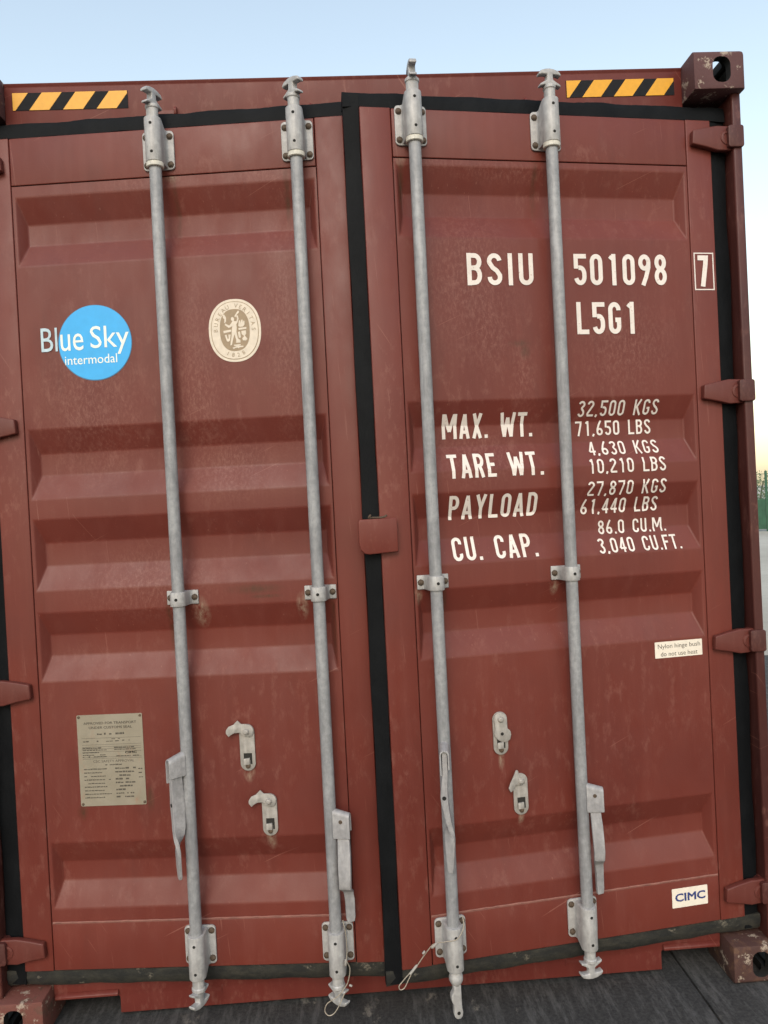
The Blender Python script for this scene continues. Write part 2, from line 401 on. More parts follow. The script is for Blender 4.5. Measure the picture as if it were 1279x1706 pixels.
# sill with the two recesses beside the castings
bm = bmesh.new()
poly = [(-1.0565, .124), (1.0565, .124), (1.0565, .078), (.872, .078), (.862, .070), (.862, .012), (-.855, .012), (-.855, .062), (-.866, .072), (-1.0565, .072)]
prism(bm, poly, XZ, YH, YH + .012)
prism(bm, [(YH + .012, .112), (YH + .012, .1235), (YH + .16, .14), (YH + .16, .112)], YZ, -1.056, 1.056)
for x0, x1 in ((-1.05, -.858), (.866, 1.05)):
    prism(bm, [(YH - .012, .0725 if x0 < 0 else .0785), (YH - .012, .080 if x0 < 0 else .087), (YH - .0005, .088 if x0 < 0 else .095), (YH - .0005, .0725 if x0 < 0 else .0785)], YZ, x0, x1)
bevel_all(bm, .002, 2)
sill = new_obj('door_sill', bm, 'red_frame', box_root)
# lugs that keep the cams, on header and sill
bm = bmesh.new()
for dx in (-.030, .030):
    prism(bm, [(0, -.014), (-.014, -.011), (-.017, .004), (-.009, .014), (0, .014)], YZ, dx - .004, dx + .004)
bevel_all(bm, .0018, 2)
box(bm, -.031, .031, -.003, 0, -.005, .005)
keep = new_obj('cam_keeper', bm, 'red_frame', header, (-.57, YH - .0005, 2.792))
for k, x in enumerate((-.155, .165, .58)): share('cam_keeper', keep.data, header, (x, YH - .0005, 2.792))
for x in (-.57, -.155, .165, .58): share('cam_keeper', keep.data, sill, (x, YH - .0005, .062), (math.pi, 0, 0))

# corner posts
def post(s, y0, yd):
    bm = bmesh.new()
    pr = [(1.213, .028), (1.1885, .028), (1.1850, .032), (1.1850, .135), (1.172, .142), (1.168, .160), (1.128, .165), (1.128, .19), (1.205, .19), (1.213, .18)]
    prism(bm, [(s * x, y0 + yd * y) for x, y in pr], XY, .1182, HT - .1182)
    bevel_all(bm, .0025, 3)
    return new_obj('corner_post', bm, 'red_dark', box_root)
posts = {s: post(s, 0, 1) for s in (-1, 1)}
for s in (-1, 1): post(s, LEN, -1)
HZ = {1: (2.642, 1.851, 1.065, .268), -1: (2.622, 1.838, 1.040, .256)}
bm = bmesh.new()
prism(bm, rrect(-.024, .026, -.034, .034, .008), XZ, -.0325, .05)
bevel_all(bm, .003, 2); lug = None
for s in (-1, 1):
    for z in HZ[s]:
        if lug is None: lug = new_obj('hinge_lug', bm, 'red_dark', posts[s], (s * 1.191, .052, z))
        else: share('hinge_lug', lug.data, posts[s], (s * 1.191, .052, z), (0, 0, 0))
# long sides, roof, floor, far end
for s in (-1, 1):
    bm = bmesh.new(); pts = []; y = .17; ph = 0
    while y < LEN - .2:
        for dy, dx in ((0, .0), (.072, 0), (.14, -.036), (.21, -.036)):
            if y + dy < LEN - .18: pts.append((y + dy, 1.2 + dx))
        y += .278
    lo = [bm.verts.new((s * x, yy, .16)) for yy, x in pts]; hi = [bm.verts.new((s * x, yy, 2.80)) for yy, x in pts]
    for i in range(len(pts) - 1): bm.faces.new((lo[i], lo[i + 1], hi[i + 1], hi[i]))
    new_obj('side_wall', bm, 'red', box_root, smooth=False)
    for z0, z1, nm in ((.012, .17, 'bottom_rail'), (2.79, 2.885, 'top_rail')):
        bm = bmesh.new(); box(bm, s * 1.16, s * 1.214, .179, LEN - .179, z0, z1); bevel_all(bm, .004, 2)
        new_obj(nm, bm, 'red_dull', box_root)
bm = bmesh.new(); box(bm, -1.155, 1.155, YH + .2005, LEN - .18, 2.862, 2.882); new_obj('roof', bm, 'red_dull', box_root)
bm = bmesh.new(); box(bm, -1.155, 1.155, YH + .17, LEN - .12, .112, .165); new_obj('floor', bm, 'interior', box_root)
bm = bmesh.new(); box(bm, -1.12, 1.12, LEN - .11, LEN - .05, .05, 2.84); new_obj('end_wall', bm, 'red', box_root)

# hazard stickers on the header
def hazard(x0, x1, z0, z1, first, label):
    bm = bmesh.new(); w = x1 - x0; h = z1 - z0
    box(bm, 0, w, -.0012, 0, 0, h)
    o = new_obj('hazard_sticker', bm, 'black', header, (x0, YH - .0004, z0), smooth=False)
    o['label'] = label
    ln = .040; b2 = bmesh.new()
    for k in range(5):
        a = first + k * .1015
        poly = [(a, 0), (a + .060, 0), (a + .060 + ln, h), (a + ln, h)]
        out = poly
        for lim, sg in ((.0015, 1), (w - .0015, -1)):       # clip left and right
            res = []
            for i in range(len(out)):
                p, q = out[i], out[(i + 1) % len(out)]
                ip, iq = (p[0] - lim) * sg >= 0, (q[0] - lim) * sg >= 0
                if ip: res.append(p)
                if ip != iq:
                    t = (lim - p[0]) / (q[0] - p[0]); res.append((lim, p[1] + t * (q[1] - p[1])))
            out = res
            if not out: break
        if len(out) > 2: prism(b2, out, XZ, -.0020, -.0013)
    st = new_obj('yellow_stripes', b2, 'yellow', header, (x0, YH - .0004, z0), smooth=False)
hazard(-1.033, -.684, 2.809, 2.862, -.051, 'yellow and black striped sticker at the left end of the header')
hazard(.683, 1.031, 2.806, 2.859, -.051, 'yellow and black striped sticker at the right end of the header')

# ------------------------------------------------------------------ doors
ZT, ZB, DT = 2.7051, .183, .05
GD = .036                                   # groove depth
def door_frame(name, origin, rz, width, zlev, s0, s1):
    """leaf: local x to the right along the leaf, y inwards, z up"""
    d = {'w': width, 'grooves': [(a, a - .072, b + .072, b) for a, b in zlev], 's0': s0, 's1': s1}
    bm = bmesh.new()
    # corrugated panel: outer rectangles with hipped grooves
    zt, zb = 2.560, .330
    zs = [zt]
    for a, a2, b2, b in d['grooves']: zs += [a, b]
    zs.append(zb)
    V = {}
    def v(x, y, z):
        k = (round(x, 5), round(y, 5), round(z, 5))
        if k not in V: V[k] = bm.verts.new((x, y, z))
        return V[k]
    E = .018; e0, e1 = s0, s1; s0, s1 = s0 + .009, s1 - .009
    for i in range(len(zs) - 1):
        a, b = zs[i], zs[i + 1]
        for x0, x1 in ((e0, s0), (s0, s1), (s1, e1)):
            if i % 2 == 0 or (x0, x1) != (s0, s1): bm.faces.new((v(x0, 0, a), v(x0, 0, b), v(x1, 0, b), v(x1, 0, a)))
    for a, a2, b2, b in d['grooves']:
        i0, i1 = s0 + E, s1 - E
        bm.faces.new((v(i0, GD, a2), v(i0, GD, b2), v(i1, GD, b2), v(i1, GD, a2)))
        bm.faces.new((v(s0, 0, a), v(i0, GD, a2), v(i1, GD, a2), v(s1, 0, a)))
        bm.faces.new((v(s0, 0, b), v(s1, 0, b), v(i1, GD, b2), v(i0, GD, b2)))
        bm.faces.new((v(s0, 0, a), v(s0, 0, b), v(i0, GD, b2), v(i0, GD, a2)))
        bm.faces.new((v(s1, 0, a), v(i1, GD, a2), v(i1, GD, b2), v(s1, 0, b)))
    bmesh.ops.recalc_face_normals(bm, faces=bm.faces)
    es = [e for e in bm.edges if len(e.link_faces) == 2 and e.calc_face_angle(0) > R(12)]
    bmesh.ops.bevel(bm, geom=es, offset=.0048, segments=3, affect='EDGES', profile=.5, clamp_overlap=True)
    s0, s1 = e0, e1
    # back skin closes the leaf
    box(bm, s0, s1, DT - .008, DT, zb, zt)
    bmesh.ops.recalc_face_normals(bm, faces=bm.faces)
    for f in bm.faces:
        if f.calc_center_median().y < DT - .009 and f.normal.y > 0: f.normal_flip()
    o = new_obj('door', bm, 'red_' + name, box_root, origin, rz, recalc=False)
    d['o'] = o
    g = .0022; pr = .0028
    def member(nm, x0, x1, z0, z1, mt='red'):
        b = bmesh.new(); box(b, x0, x1, -pr, DT, z0, z1); bevel_all(b, .0028, 3)
        return new_obj(nm, b, mt, o)
    member('stile', 0, s0 - g, ZB, ZT); member('stile', s1 + g, width, ZB, ZT)
    member('top_rail', s0, s1, zt + g, ZT - .0015); member('bottom_rail', s0, s1, ZB + .0015, zb - g)
    b = bmesh.new(); rr_ = random.Random(int(width * 1e4)); n = 60
    tube(b, [(s0 + .002 + (s1 - s0 - .004) * i / n, -.0006, zb - .0008 + rr_.uniform(-.0007, .0007)) for i in range(n + 1)], .0033, 6)
    new_obj('caulk_bead', b, 'caulk', o)
    return d
def depth(d, s, z):
    if s < d['s0'] or s > d['s1'] or z > 2.56 or z < .33: return -.0028
    for a, a2, b2, b in d['grooves']:
        if b <= z <= a:
            k = min(1, (a - z) / (a - a2), (z - b) / (b2 - b), (s - d['s0'] - .009) / .018, (d['s1'] - .009 - s) / .018)
            return GD * max(0, k)
    return 0.
ZL = [(2.527, 2.319), (1.829, 1.617), (1.556, 1.340), (1.273, 1.064), (.573, .371)]
ZR = [(2.542, 2.331), (1.848, 1.640), (1.576, 1.364), (1.293, 1.087), (.588, .386)]
LD = door_frame('left', (-1.12415, .05367, 0), -.0841, 1.0988, ZL, .092, 1.012)
RD = door_frame('right', (.01883, -.0876, 0), .1271, 1.1143, ZR, .093, 1.028)
LD['o']['label'] = 'left door with round blue logo and oval emblem'
RD['o']['label'] = 'right door with stencilled serial number and weights'

# gaskets: a lipped rubber ring round each leaf
def gasket(d, inner_left, inner_right):
    rg = random.Random(int(inner_left * 1000))
    o, w = d['o'], d['w']
    L, Rr, T, B = -inner_left, w + inner_right, ZT + .046, ZB - .052
    def strip(nm, poly, axis, a, b, m):
        bm = bmesh.new(); n = 90; rings_ = []; f1, f2, f3 = (rg.uniform(0, 6) for _ in range(3)); cx = sum(p[0] for p in poly) / len(poly); cy = sum(p[1] for p in poly) / len(poly)
        for i in range(n + 1):
            u = i / n; h_ = a + (b - a) * u
            w1 = .0011 * math.sin(23 * u + f1) + .0008 * math.sin(61 * u + f2) + rg.uniform(-.0005, .0005); k = 1 + .06 * math.sin(37 * u + f3) + rg.uniform(-.02, .02)
            rings_.append([axis(cx + (p - cx) * k + (w1 if axis is YZ else 0), cy + (q - cy) * k + (w1 if axis is XY else 0), h_) for p, q in poly])
        loft(bm, rings_); return new_obj(nm, bm, m, o)
    # profile: lip (thin) outside, body inside
    strip('gasket', [(.003, ZT + .001), (.004, ZT + .03), (.010, T), (.016, T), (.03, ZT + .03), (.034, ZT + .001)], YZ, L, Rr, 'rubber')
    strip('gasket', [(.004, ZB - .001), (.002, ZB - .022), (.008, B + .008), (.016, B), (.03, ZB - .03), (.034, ZB - .001)], YZ, L, Rr, 'rubber_dirty')
    if inner_left: strip('gasket', [(-.001, .004), (-.02, .005), (L, .012), (L, .02), (-.02, .034), (-.001, .036)], XY, B + .01, T - .008, 'rubber')
    if inner_right: strip('gasket', [(w + .001, .004), (w + .02, .005), (Rr, .012), (Rr, .02), (w + .02, .034), (w + .001, .036)], XY, B + .01, T - .008, 'rubber')
gasket(LD, .060, 0); gasket(RD, .047, .056)

# hinges
def hinge(d, side, z):
    bm = bmesh.new(); w = d['w']
    pts = [(-.075, -.021), (-.072, .022), (-.03, .031), (.012, .038), (.068, .037), (.068, -.037), (.012, -.039), (-.03, -.029)]
    prism(bm, [(side * x, q) for x, q in pts], XZ, -.024, -.004)
    bevel_all(bm, .004, 3)
    lathe(bm, (side * .042, -.0235, 0), (0, -1, 0), [(0, .022), (.003, .021), (.0045, .015), (.002, .013)], 20)
    lathe(bm, (side * .075, .004, -.036), (0, 0, 1), [(0, .016), (.003, .019), (.069, .019), (.072, .016)], 16)
    bm2 = bm
    x = w if side > 0 else 0
    return new_obj('hinge', bm2, 'red_dull', d['o'], (x, -.0005, z))
hz = {}
for d, s in ((LD, -1), (RD, 1)):
    first = None
    for z in HZ[s]:
        if first is None: first = hinge(d, s, z)
        else: share('hinge', first.data, d['o'], (first.location.x, first.location.y, z))

# lapping plate on the right leaf's free edge
bm = bmesh.new()
poly = [(.047, 1.413), (.047, 1.511), (-.062, 1.511), (-.067, 1.505), (-.067, 1.440), (-.063, 1.423), (-.052, 1.412), (-.040, 1.409)]
prism(bm, poly, XZ, -.026, -.016); bevel_all(bm, .003, 3)
box(bm, .004, .044, -.0165, -.003, 1.416, 1.508)
o = new_obj('lap_plate', bm, 'red', RD['o'])
bm = bmesh.new(); tube(bm, spline([(-.03, -.030, 1.523), (-.036, -.026, 1.515), (-.022, -.022, 1.5145), (.006, -.022, 1.5145), (.018, -.024, 1.520)], 5), .003, 8)
new_obj('bent_pin', bm, 'bolt', RD['o'])

# ------------------------------------------------------------------ lock rods
RO, RR = .048, .0178
def arc(cx, cy, r, a0, a1, n): return [(cx + r * math.cos(R(a0 + (a1 - a0) * i / n)), cy + r * math.sin(R(a0 + (a1 - a0) * i / n))) for i in range(n + 1)]
hump = [(-.031, -.006), (-.0262, -.010), (-.0248, -.018), (-.0248, -RO)] + [(x, y) for x, y in arc(0, -RO, .0248, 180, 360, 12)][1:-1] + [(.0248, -RO), (.0248, -.018), (.0262, -.010), (.031, -.006)]
def bearing_mesh(flip):
    """plate -.058...058, housing reaching past it on the outer end (up if not flip)"""
    bm = bmesh.new(); f = -1 if flip else 1
    prism(bm, rrect(-.047, .047, -.058, .058, .012), XZ, -.0075, -.0005)
    bevel_all(bm, .0018, 2)
    b2 = bmesh.new(); prism(b2, hump, XY, f * -.054, f * .074)
    for v in b2.verts:                                   # outer end leans in towards the rod
        if v.co.z * f > .07 and v.co.y > -.04: v.co.z -= f * .016
    bevel_all(b2, .002, 2, 40)
    me = bpy.data.meshes.new('t'); b2.to_mesh(me); b2.free(); bm.from_mesh(me); bpy.data.meshes.remove(me)
    for z in (-.030, .052):
        lathe(bm, (0, -RO - .0242, f * z), (0, -1, 0), [(0, .0044), (.0008, .0044), (.0009, .003)], 12, 1)
    return bm
bm = bearing_mesh(False); me_top = new_obj('tmp', bm, ['bracket', 'hole']); 
bm = bearing_mesh(True); me_bot = new_obj('tmp', bm, ['bracket', 'hole'])
bm = bmesh.new(); lathe(bm, (0, 0, 0), (0, -1, 0), [(0, .0095), (.003, .0092), (.006, .006), (.0068, .003)], 12)
me_bolt = new_obj('tmp', bm, 'bolt')
bm = bmesh.new(); lathe(bm, (0, 0, -.008), (0, 0, 1), [(0, .0225), (.002, .0250), (.014, .0250), (.016, .0235)], 24)
me_collar = new_obj('tmp', bm, 'collar')
# saddle in the middle
bm = bmesh.new()
outer = [(-.0475, 0), (-.0475, -.006), (-.030, -.006), (-.0258, -.012), (-.0245, -.02), (-.0235, -RO)] + arc(0, -RO, .0235, 180, 360, 12)[1:-1] + [(.0235, -RO), (.0245, -.02), (.0258, -.012), (.030, -.006), (.0475, -.006), (.0475, 0)]
prism(bm, outer, XY, -.021, .021); bevel_all(bm, .0022, 2, 40)
lathe(bm, (0, -RO - .0232, .0), (0, -1, 0), [(0, .0046), (.0008, .0046), (.0009, .003)], 12, 1)
me_mid = new_obj('tmp', bm, ['bracket', 'hole'])
# cam: neck, ring, lower horns, stem, anvil
def cam_mesh():
    bm = bmesh.new()
    lathe(bm, (0, 0, -.012), (0, 0, 1), [(0, .0180), (.034, .0182), (.037, .0208), (.044, .0208), (.048, .017), (.052, .010)], 20)
    b2 = bmesh.new()
    horn = [(-.038, .030), (-.036, .037), (-.018, .046), (-.011, .050), (-.010, .066), (-.030, .0655), (-.039, .062), (-.040, .068), (-.032, .0765), (-.015, .0815), (.0, .083),
            (.015, .0815), (.032, .0765), (.040, .068), (.039, .062), (.030, .0655), (.010, .066), (.011, .050), (.018, .046), (.036, .037), (.038, .030), (.022, .034), (.010, .030), (-.010, .030), (-.022, .034)]
    prism(b2, horn, XZ, -.0105, .0105); bevel_all(b2, .0035, 3, 35)
    me = bpy.data.meshes.new('t'); b2.to_mesh(me); b2.free(); bm.from_mesh(me); bpy.data.meshes.remove(me)
    return bm
me_cam = new_obj('tmp', cam_mesh(), 'bracket')
rods = [(LD, .547, 2.634, .256, 1.303, 66), (LD, .962, 2.636, .254, 1.300, -38), (RD, .1485, 2.651, .267, 1.317, 86), (RD, .564, 2.648, .266, 1.318, 4)]
for k, (d, s, zt, zb, zm, ph) in enumerate(rods):
    o = d['o']; pr = -.0028
    bm = bmesh.new(); zc0, zc1 = zb - .06, zt + .06
    n = 24; pts = []
    for i in range(n + 1):
        t = i / n; pts.append((.0009 * math.sin(5.1 * t + k) * math.sin(math.pi * t), .0006 * math.sin(7 * t + 2 * k) * math.sin(math.pi * t), zc0 + (zc1 - zc0) * t))
    tube(bm, pts, RR, 28)
    new_obj('lock_rod', bm, 'rod', o, (s, -RO, 0))
    share('rod_bearing', me_top.data, o, (s, pr, zt)); share('rod_bearing', me_bot.data, o, (s, pr, zb))
    share('rod_guide', me_mid.data, o, (s, pr * 0 - .0003, zm))
    share('rod_collar', me_collar.data, o, (s, -RO, zt - .060)); 
    for dx in (-.0355, .0355):
        for dz in (-.043, .040):
            for zz, f in ((zt, 1), (zb, -1)): share('bolt', me_bolt.data, o, (s + dx, pr - .0072, zz + dz * f), (0, random.uniform(0, 1), 0))
        share('bolt', me_bolt.data, o, (s + dx * 1.03, -.0060, zm), (0, random.uniform(0, 1), 0))
    share('cam', me_cam.data, o, (s, pr - RO, zt + .0785), (0, 0, R(ph))).scale = (.88, 1, 1)
    if k != 2: share('cam', me_cam.data, o, (s, pr - RO, zb - .0785), (math.pi, 0, R(ph))).scale = (.9, 1, 1)
    else:                                                # this one is turned edge-on: a long tongue with a hole
        bm = bmesh.new()
        lathe(bm, (0, 0, 0), (0, 0, -1), [(0, .0185), (.022, .0185), (.026, .0205), (.036, .0205), (.044, .017), (.052, .012), (.056, .008)], 20)
        b2 = bmesh.new()
        prism(b2, [(.0115, -.048), (.0115, -.085), (.0125, -.118), (.0145, -.128), (.0125, -.140), (.006, -.147), (-.004, -.147), (-.011, -.140), (-.0125, -.128), (-.0115, -.105), (-.0165, -.098), (-.0185, -.088), (-.0185, -.078), (-.0135, -.070), (-.0105, -.066), (-.0115, -.048)], XZ, -.012, .010)
        bevel_all(b2, .003, 3, 25); me = bpy.data.meshes.new('t'); b2.to_mesh(me); b2.free(); bm.from_mesh(me); bpy.data.meshes.remove(me)
        lathe(bm, (.001, -.0118, -.129), (0, -1, 0), [(0, .0052), (.0006, .0052), (.0008, .004)], 12, 1)
        new_obj('cam', bm, ['bracket', 'hole'], o, (s, pr - RO, zb - .066))
for o in (me_top, me_bot, me_bolt, me_collar, me_mid, me_cam): bpy.data.objects.remove(o)

# handles: folded clip welded to the rod, strap hanging from it
def handle(d, s, z, phi, length, bend, lower):
    """local frame: x radial away from the rod, y back, z up (origin on the rod axis at the pivot)"""
    bm = bmesh.new()
    # clip: inverted U folded over the strap
    t = .0045; g = .0092
    prof = [(-g - t, -.046), (-g - t, .026)] + [(-(g + t) * math.cos(R(a)), .026 + (g + t) * math.sin(R(a))) for a in range(20, 180, 20)] + [(g + t, .026), (g + t, -.030), (g, -.030), (g, .026)] + \
           [(g * math.cos(R(a)), .026 + g * math.sin(R(a))) for a in range(20, 180, 20)] + [(-g, .026), (-g, -.046)]
    prism(bm, prof, YZ, .010, .060)
    for v in bm.verts:
        if v.co.x > .058 and v.co.z > .02: v.co.z -= .014
    bevel_all(bm, .0009, 1, 40)
    lathe(bm, (.034, -g - t + .0005, .004), (0, -1, 0), [(0, .006), (.0015, .0055), (.0022, .003)], 12, 1)
    o = new_obj('handle_hub', bm, ['handle', 'bolt'], d['o'], (s, -.0028 - RO, z), phi)
    bm = bmesh.new(); rs = []
    # (z, y offset, x centre, half width x, half thick y, twist)
    for zz, yy, xc, hw, ht, tw in lower:
        c, sn = math.cos(R(tw)), math.sin(R(tw)); r = []
        for a, b in ((-hw, -ht), (hw, -ht), (hw, ht), (-hw, ht)): r.append((xc + a * c - b * sn, yy + a * sn + b * c, zz))
        rs.append(r)
    loft(bm, rs); bevel_all(bm, .0012, 1, 35)
    h = new_obj('handle', bm, 'handle', d['o'], (s, -.0028 - RO, z), phi)
    if bend:
        zz, yy, xc = bend
        bm = bmesh.new(); lathe(bm, (xc + .0182, yy, zz), (1, 0, 0), [(0, .006), (.0006, .006), (.0008, .004)], 14)
        new_obj('handle_hole', bm, 'hole', d['o'], (s, -.0028 - RO, z), phi)
    return o
# (z, y, x, half width radial, half thickness)
side = [(.022, 0, .036, .015, .0075, 0), (-.02, 0, .036, .016, .0075, 0), (-.05, -.001, .036, .0175, .0078, 0), (-.075, -.004, .034, .0185, .0085, 0), (-.095, -.006, .033, .0185, .0098, 0), (-.112, -.006, .033, .0185, .0108, 0), (-.130, -.005, .033, .0185, .0098, 0), (-.155, -.001, .034, .0185, .0085, 0), (-.180, .003, .036, .018, .0078, 0),
        (-.200, .005, .038, .016, .0075, 12), (-.213, .005, .040, .014, .007, 35), (-.226, .004, .042, .0145, .006, 62), (-.245, .004, .043, .0145, .0055, 78), (-.29, .003, .042, .0115, .005, 82), (-.322, .002, .040, .008, .005, 84), (-.330, .002, .040, .005, .004, 84)]
handle(LD, .547, .818, R(-138), 0, (-.112, -.006, .033), side)
handle(RD, .1485, .824, R(-106), 0, (-.112, -.006, .033), side)
front = [(.02, 0, .040, .014, .007, 0), (-.02, 0, .040, .0155, .007, 0), (-.05, -.004, .039, .0175, .007, 0), (-.085, -.012, .041, .0185, .007, 0), (-.12, -.02, .042, .0185, .0072, 0), (-.160, -.026, .043, .0178, .0072, 0),
         (-.185, -.024, .042, .017, .007, 0), (-.194, -.012, .042, .016, .006, 4), (-.207, .006, .043, .0145, .0055, 10), (-.235, .012, .044, .014, .0055, 24), (-.285, .013, .044, .0135, .0055, 26), (-.300, .013, .044, .011, .005, 26)]
handle(LD, .962, .632, R(-8), 0, None, front)
front4 = [(a, b * .8, c - .004, e * .88, f, g) for a, b, c, e, f, g in front]
handle(RD, .564, .652, R(-16), 0, None, front4)

# latches for the handles
def latch(d, s, ztop, zbot, arm):
    o = d['o']; h = ztop - zbot
    bm = bmesh.new(); prism(bm, rrect(-.0228, .0228, -h / 2, h / 2, .0225, 8), XZ, -.006, -.0005); bevel_all(bm, .0014, 2)
    b = new_obj('latch_plate', bm, 'latch', o, (s, 0, (ztop + zbot) / 2))
    bm = bmesh.new(); box(bm, -.0095, .0105, -.0064, -.0058, -.008, .010); box(bm, .0065, .0105, -.0063, -.0059, -.020, -.008)
    new_obj('latch_slot', bm, 'slot', o, (s, 0, zbot + .042), smooth=False).scale = (1.25, 1, 1.1)
    bm = bmesh.new(); prism(bm, [(-.0095, -.020), (.0055, -.020), (.0055, -.002), (-.0095, -.004)], XZ, -.014, -.006); bevel_all(bm, .0015, 2)
    new_obj('latch_tab', bm, 'latch', o, (s, 0, zbot + .042)).scale = (1.25, 1, 1.1)
    bm = bmesh.new(); lathe(bm, (0, 0, 0), (0, -1, 0), [(0, .0072), (.003, .007), (.0048, .004)], 14)
    new_obj('bolt', bm, 'bolt', o, (s, -.006, zbot + .0145))
    bm = bmesh.new()
    if arm == 'left':
        poly = [(.017, -.006), (.0185, .006), (.012, .016), (0, .0195), (-.012, .020), (-.020, .030), (-.024, .026), (-.030, .020), (-.041, .017), (-.047, .008), (-.047, .0), (-.041, -.010), (-.037, -.006), (-.028, -.002), (-.016, -.003), (-.008, -.012), (.006, -.015), (.013, -.012)]
    elif arm == 'down':
        poly = [(-.0165, 0), (-.015, .010), (-.008, .0165), (.002, .0175), (.012, .012), (.0165, .002), (.0165, -.016), (.017, -.026), (.024, -.032), (.026, -.042), (.023, -.055), (.013, -.061), (.003, -.061), (-.009, -.053), (-.016, -.044), (-.018, -.036), (-.014, -.028), (-.0155, -.016)]
    else:
        poly = [(.012, .006), (.004, .013), (-.004, .016), (-.006, .028), (-.012, .030), (-.020, .016), (-.030, .000), (-.036, -.012), (-.030, -.024), (-.023, -.020), (-.014, -.008), (0, -.012), (.010, -.008)]
    prism(bm, poly, XZ, -.0125, -.0068); bevel_all(bm, .002, 2)
    if arm == 'left':
        for v in bm.verts:
            if v.co.x < -.018: v.co.y -= (-.018 - v.co.x) * .55
    if arm == 'up':
        for v in bm.verts:
            if v.co.x < -.004: v.co.y -= (-.004 - v.co.x) * .45
    a = new_obj('latch_arm', bm, 'latch', o, (s, 0, ztop - .0205)); a.scale = (1.22, 1, 1.15)
    bm = bmesh.new(); lathe(bm, (0, 0, 0), (0, -1, 0), [(0, .0098), (.002, .0096), (.004, .008), (.007, .0072), (.009, .004)], 16)
    new_obj('latch_pivot', bm, 'latch', o, (s, -.0122, ztop - .0205))
    if arm == 'down':
        bm = bmesh.new(); lathe(bm, (.003, -.0128, -.041), (0, -1, 0), [(0, .005), (.0005, .005), (.0006, .004)], 12)
        new_obj('latch_hole', bm, 'hole', o, (s, 0, ztop - .0235))
latch(LD, .7185, .914, .774, 'left'); latch(LD, .776, .703, .576, 'left')
latch(RD, .333, .914, .785, 'down'); latch(RD, .3875, .723, .598, 'up')

